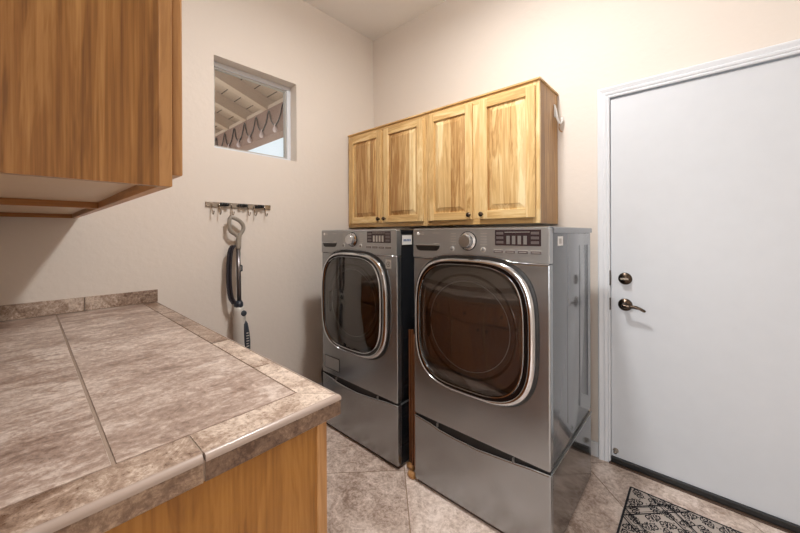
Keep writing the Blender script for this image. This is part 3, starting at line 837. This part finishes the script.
def front_slab(parent, name, x0, x1, z0, z1, knob, panel):
    y0 = BY + .0265; y1 = y0 + .017
    bm = bmesh.new(); box(bm, x0, x1, y0, y1, z0, z1, .004)
    if panel:
        box(bm, x0 + .05, x1 - .05, y1 - .001, y1 + .004, z0 + .05, z1 - .05, .003)
    d = obj(name, bm, 'red_oak', parent, org=((x0 + x1) / 2, y0, z0))
    bm = bmesh.new(); lathe(bm, (knob[0], y1, knob[1]), (0, 1, 0), [(.008, 0), (.006, .006), (.0055, .013), (.014, .018), (.0155, .022), (.012, .028), (0, .03)], 20)
    obj('knob', bm, 'bronze', d)
for k in range(nn):
    a = k * ww + .03; b = (k + 1) * ww + .012 - .012
    front_slab(bc, 'drawer', a, b, .68, .835, ((a + b) / 2, .757), False)
    front_slab(bc, 'cabinet_door', a, b, .13, .66, ((b - .03) if k % 2 == 0 else (a + .03), .62), True)

# upper cabinets over the counter, seen from the side and below
ub_z0, ub_z1 = 1.380, 2.16; UX = 1.637; UYf = -2.043
uc = thing('upper_cabinet', 'large oak wall cabinet above the counter showing its plain side', 'cabinet', (.82, -2.2, ub_z0))
obj('side_panel', nbox(UX - .016, UX, YN + .001, UYf - .019, ub_z0, ub_z1), 'oak', uc)
for xx in (.002, .90):
    obj('partition', nbox(xx, xx + .018, YN + .001, UYf - .019, ub_z0, ub_z1), 'oaky', uc)
obj('bottom_panel', nbox(.02, UX - .017, YN + .001, UYf - .019, ub_z0 + .019, ub_z0 + .033), 'melamine', uc)
obj('top_panel', nbox(.02, UX - .017, YN + .001, UYf - .019, ub_z1 - .018, ub_z1), 'oak', uc)
boxes('stile', [(.002, .04, UYf - .019, UYf, ub_z0, ub_z1), (UX - .038, UX + .001, UYf - .019, UYf, ub_z0, ub_z1), (.88, .93, UYf - .019, UYf, ub_z0 + .045, ub_z1 - .045)], 'oaktrim', uc)
boxes('rail', [(.04, UX - .038, UYf - .019, UYf - .0003, ub_z0, ub_z0 + .045), (.04, UX - .038, UYf - .019, UYf - .0003, ub_z1 - .045, ub_z1)], 'oakx', uc)
nd = 4; wdt = (UX - .02) / nd
for k in range(nd):
    a = .012 + k * wdt + .006; b = .012 + (k + 1) * wdt - .006 + (.006 if k == nd - 1 else 0)
    bm = bmesh.new(); y0, y1 = UYf + .0005, UYf + .0185
    box(bm, a, b, y0, y1, ub_z0 + .022, ub_z1 - .02, .003); box(bm, a + .055, b - .055, y1 - .001, y1 + .004, ub_z0 + .08, ub_z1 - .08, .003)
    d = obj('cabinet_door', bm, 'oaktrim', uc, org=((a + b) / 2, y0, ub_z0))
    kxp = b - .03 if k % 2 == 0 else a + .03
    bm = bmesh.new(); lathe(bm, (kxp, y1, ub_z0 + .06), (0, 1, 0), [(.008, 0), (.006, .006), (.0055, .013), (.014, .018), (.0155, .022), (.012, .028), (0, .03)], 20)
    obj('knob', bm, 'bronze', d)

# ------------------------------------------------------------------ tool rail and steam mop on the left wall
rail = thing('tool_rail', 'silver wall rail with hooks and black grips above the mop', 'wall rack', (.004, -1.247, 1.488))
obj('rail_plate', nbox(.001, .010, -1.46, -1.034, 1.472, 1.504, bev=.002), 'nickel', rail)
for y in (-1.354, -1.235, -1.118):
    bm = bmesh.new(); box(bm, .010, .026, y - .022, y + .022, 1.478, 1.502, .004)
    for s in (-1, 1): lathe(bm, (.034, y + s * .016, 1.489), (1, 0, 0), [(.011, -.02), (.011, .004), (.008, .008), (0, .008)], 16)
    obj('grip', bm, 'black', rail)
for y in (-1.426, -1.383, -1.304, -1.198, -1.155, -1.078):
    bm = bmesh.new(); tube(bm, spl([(.010, y, 1.496), (.016, y, 1.48), (.020, y, 1.445), (.024, y, 1.428), (.036, y, 1.424), (.046, y, 1.432), (.05, y, 1.445)], 4), .0032, 8)
    obj('hook', bm, 'nickel', rail)
mop = thing('steam_mop', 'silver upright steam mop hanging by its loop handle from the wall rail', 'mop', (.10, -1.28, .56))
HX = .055
bm = bmesh.new()
loop = [(-1.328, 1.408), (-1.305, 1.402), (-1.272, 1.385), (-1.250, 1.358), (-1.247, 1.332), (-1.262, 1.305), (-1.280, 1.283), (-1.300, 1.297), (-1.328, 1.318), (-1.336, 1.345), (-1.336, 1.385)]
tube(bm, [p for p in spl([(HX, y, z) for y, z in loop] + [(HX, loop[0][0], loop[0][1])], 4)][:-1], .0125, 10, closed=True)
tube(bm, spl([(HX, -1.272, 1.30), (HX + .004, -1.280, 1.26), (HX + .006, -1.284, 1.2)], 4), [.016] * 4 + [.0165] * 4 + [.015], 12)
obj('handle', bm, 'taupe', mop)
bm = bmesh.new(); tube(bm, [(HX + .006, -1.284, 1.21), (HX + .02, -1.284, .80)], .0135, 12); obj('pole', bm, 'polegrey', mop)
bm = bmesh.new(); tube(bm, [(HX + .003, -1.284, 1.10), (HX + .025, -1.268, 1.09), (HX + .025, -1.268, 1.06), (HX + .008, -1.284, 1.05)], .005, 8); obj('cord_hook', bm, 'navy', mop)
bm = bmesh.new()
for q, (dx, dy) in enumerate(((0, 0), (.012, .008), (.006, -.010))):
    tube(bm, spl([(HX + dx, -1.312 + dy, 1.225), (HX + dx, -1.332 + dy, 1.19), (HX + dx, -1.342 + dy, 1.08), (HX + dx + .005, -1.343 + dy, .97), (HX + dx + .01, -1.334 + dy, .89), (HX + dx + .02, -1.315 + dy, .85)], 6), .0075, 8)
obj('power_cord', bm, 'purple', mop)
bm = bmesh.new()
secs = [(.86, .020, .020), (.845, .030, .026), (.83, .033, .03)]
tube(bm, [(HX + .02, -1.290, .865), (HX + .022, -1.290, .85), (HX + .022, -1.29, .835), (HX + .022, -1.29, .822)], [.026, .036, .037, .032], 16, flat=(.75, 1.0)); obj('collar', bm, 'navy', mop)
bm = bmesh.new()
bz = [(.828, .030), (.80, .034), (.74, .039), (.66, .043), (.56, .044), (.44, .040), (.34, .030), (.30, .020)]
tube(bm, [(HX + .025, -1.290 + (.828 - z) * .05, z) for z, r in bz], [r for z, r in bz], 20, flat=(1.0, 1.0))
body = obj('mop_body', bm, 'mopbody', mop)
bm = bmesh.new(); lathe(bm, (HX + .052, -1.272, .785), (1, 0, 0), [(.019, -.006), (.019, .008), (.014, .012), (0, .012)], 20); obj('steam_button', bm, 'navy', body)
bm = bmesh.new()
tube(bm, [(HX + .046, -1.262, .735), (HX + .050, -1.262, .715), (HX + .052, -1.258, .66), (HX + .054, -1.254, .60), (HX + .052, -1.25, .5)], [.008, .018, .023, .024, .02], 16)
tk = obj('water_tank', bm, 'navy', body)
bm = bmesh.new()
for k in range(6): box(bm, HX + .0725, HX + .0775, -1.263, -1.250 + (k % 2) * .004, .655 - k * .017, .661 - k * .017)
obj('tank_marks', bm, 'mark', tk)
bm = bmesh.new(); tube(bm, [(HX + .025, -1.265, .31), (HX + .03, -1.262, .17)], .012, 10); box(bm, HX - .02, HX + .09, -1.40, -1.13, .13, .165, .012); obj('mop_head', bm, 'navy', mop)

# ------------------------------------------------------------------ door mat with a scrolling pattern
mt_ = thing('door_mat', 'cream door mat with black scroll pattern in front of the door', 'mat', (2.42, -.42, 0))
MX0, MX1, MY0, MY1 = 2.043, 2.803, -.66, -.160
obj('mat_base', nbox(MX0, MX1, MY0, MY1, .0005, .006, bev=.0015), 'matbase' if 'matbase' in MT else 'lgrey', mt_)
def ribbon(bm, pts, w, z=.0068):
    w *= 1.25
    P = [Vector((p[0], p[1])) for p in pts]; prev = None
    for i in range(len(P)):
        d = (P[min(i + 1, len(P) - 1)] - P[max(i - 1, 0)])
        if d.length < 1e-7: continue
        d.normalize(); nrm = Vector((-d.y, d.x)) * w / 2
        cur = (bm.verts.new((P[i].x + nrm.x, P[i].y + nrm.y, z)), bm.verts.new((P[i].x - nrm.x, P[i].y - nrm.y, z)))
        if prev: bm.faces.new((prev[0], prev[1], cur[1], cur[0]))
        prev = cur
def spiral(cx, cy, r0, turns, a0, flip=1, n=26):
    return [(cx + r0 * (1 - .85 * k / n) * math.cos(a0 + flip * turns * 2 * PI * k / n), cy + r0 * (1 - .85 * k / n) * math.sin(a0 + flip * turns * 2 * PI * k / n)) for k in range(n + 1)]
def blob(bm, x, y, r, z=.0068):
    vs = [bm.verts.new((x + r * math.cos(2 * PI * k / 9), y + r * math.sin(2 * PI * k / 9), z)) for k in range(9)]; bm.faces.new(vs)
bm = bmesh.new(); rng = random.Random(3)
for (a, b) in (((MX0, MY1), (MX1, MY1)), ((MX0, MY0), (MX1, MY0)), ((MX0, MY0), (MX0, MY1)), ((MX1, MY0), (MX1, MY1))):
    o_ = .004
    A = (min(max(a[0], MX0 + o_), MX1 - o_), min(max(a[1], MY0 + o_), MY1 - o_)); B = (min(max(b[0], MX0 + o_), MX1 - o_), min(max(b[1], MY0 + o_), MY1 - o_))
    ribbon(bm, [A, B], .007)
def inset(i, w):
    c = [(MX0 + i, MY0 + i), (MX1 - i, MY0 + i), (MX1 - i, MY1 - i), (MX0 + i, MY1 - i)]
    for k in range(4): ribbon(bm, [c[k], c[(k + 1) % 4]], w)
x = MX0 + .03; k = 0
def motif(cx_, cy_, s, a):
    """a leaf scroll: two opposed spirals, a stem and three leaves"""
    ca, sa = math.cos(a), math.sin(a)
    T_ = lambda p: (cx_ + (p[0] * ca - p[1] * sa) * s, cy_ + (p[0] * sa + p[1] * ca) * s)
    ribbon(bm, [T_(p) for p in spiral(-.55, .18, .42, 1.3, -1.2, 1)], .0042)
    ribbon(bm, [T_(p) for p in spiral(.55, -.18, .42, 1.3, 1.9, 1)], .0042)
    ribbon(bm, [T_((-.9 + .18 * q, .45 * math.sin(q * .72 + 2.4))) for q in range(11)], .0032)
    for (px, py, r) in ((0, .42, .15), (.16, .58, .1), (-.16, .56, .1), (0, -.45, .15), (.9, .3, .09), (-.9, -.3, .09)):
        q = T_((px, py)); blob(bm, q[0], q[1], r * s)
def clip_line(c, sgn):
    """the line y = sgn * x + c inside the mat"""
    m = .006; pts = []
    for x in (MX0 + m, MX1 - m):
        y = sgn * x + c
        if MY0 + m <= y <= MY1 - m: pts.append((x, y))
    for y in (MY0 + m, MY1 - m):
        x = (y - c) / sgn
        if MX0 + m < x < MX1 - m: pts.append((x, y))
    return sorted(set(pts))[:2] if len(pts) >= 2 else None
P_ = .30
for sgn in (1, -1):
    for k in range(-6, 8):
        c = (-.38 - 2.06 + k * P_) if sgn == 1 else (2.20 - .25 + k * P_)
        for off, w in ((0, .005), (.014, .0022), (.05, .0022), (.06, .005)):
            q = clip_line(c + off, sgn)
            if q: ribbon(bm, q, w)
for i_ in range(12):
    for j_ in range(8):
        mx, my = MX0 + .04 + i_ * .0625, MY1 - .036 - j_ * .062
        if mx > MX1 - .03 or my < MY0 + .03: continue
        motif(mx + rng.uniform(-.006, .006), my + rng.uniform(-.006, .006), .031 + rng.uniform(0, .006), PI / 4 * rng.choice((1, 3, 5, 7)) + rng.uniform(-.3, .3))
obj('mat_pattern', bm, 'matink' if 'matink' in MT else 'black', mt_)
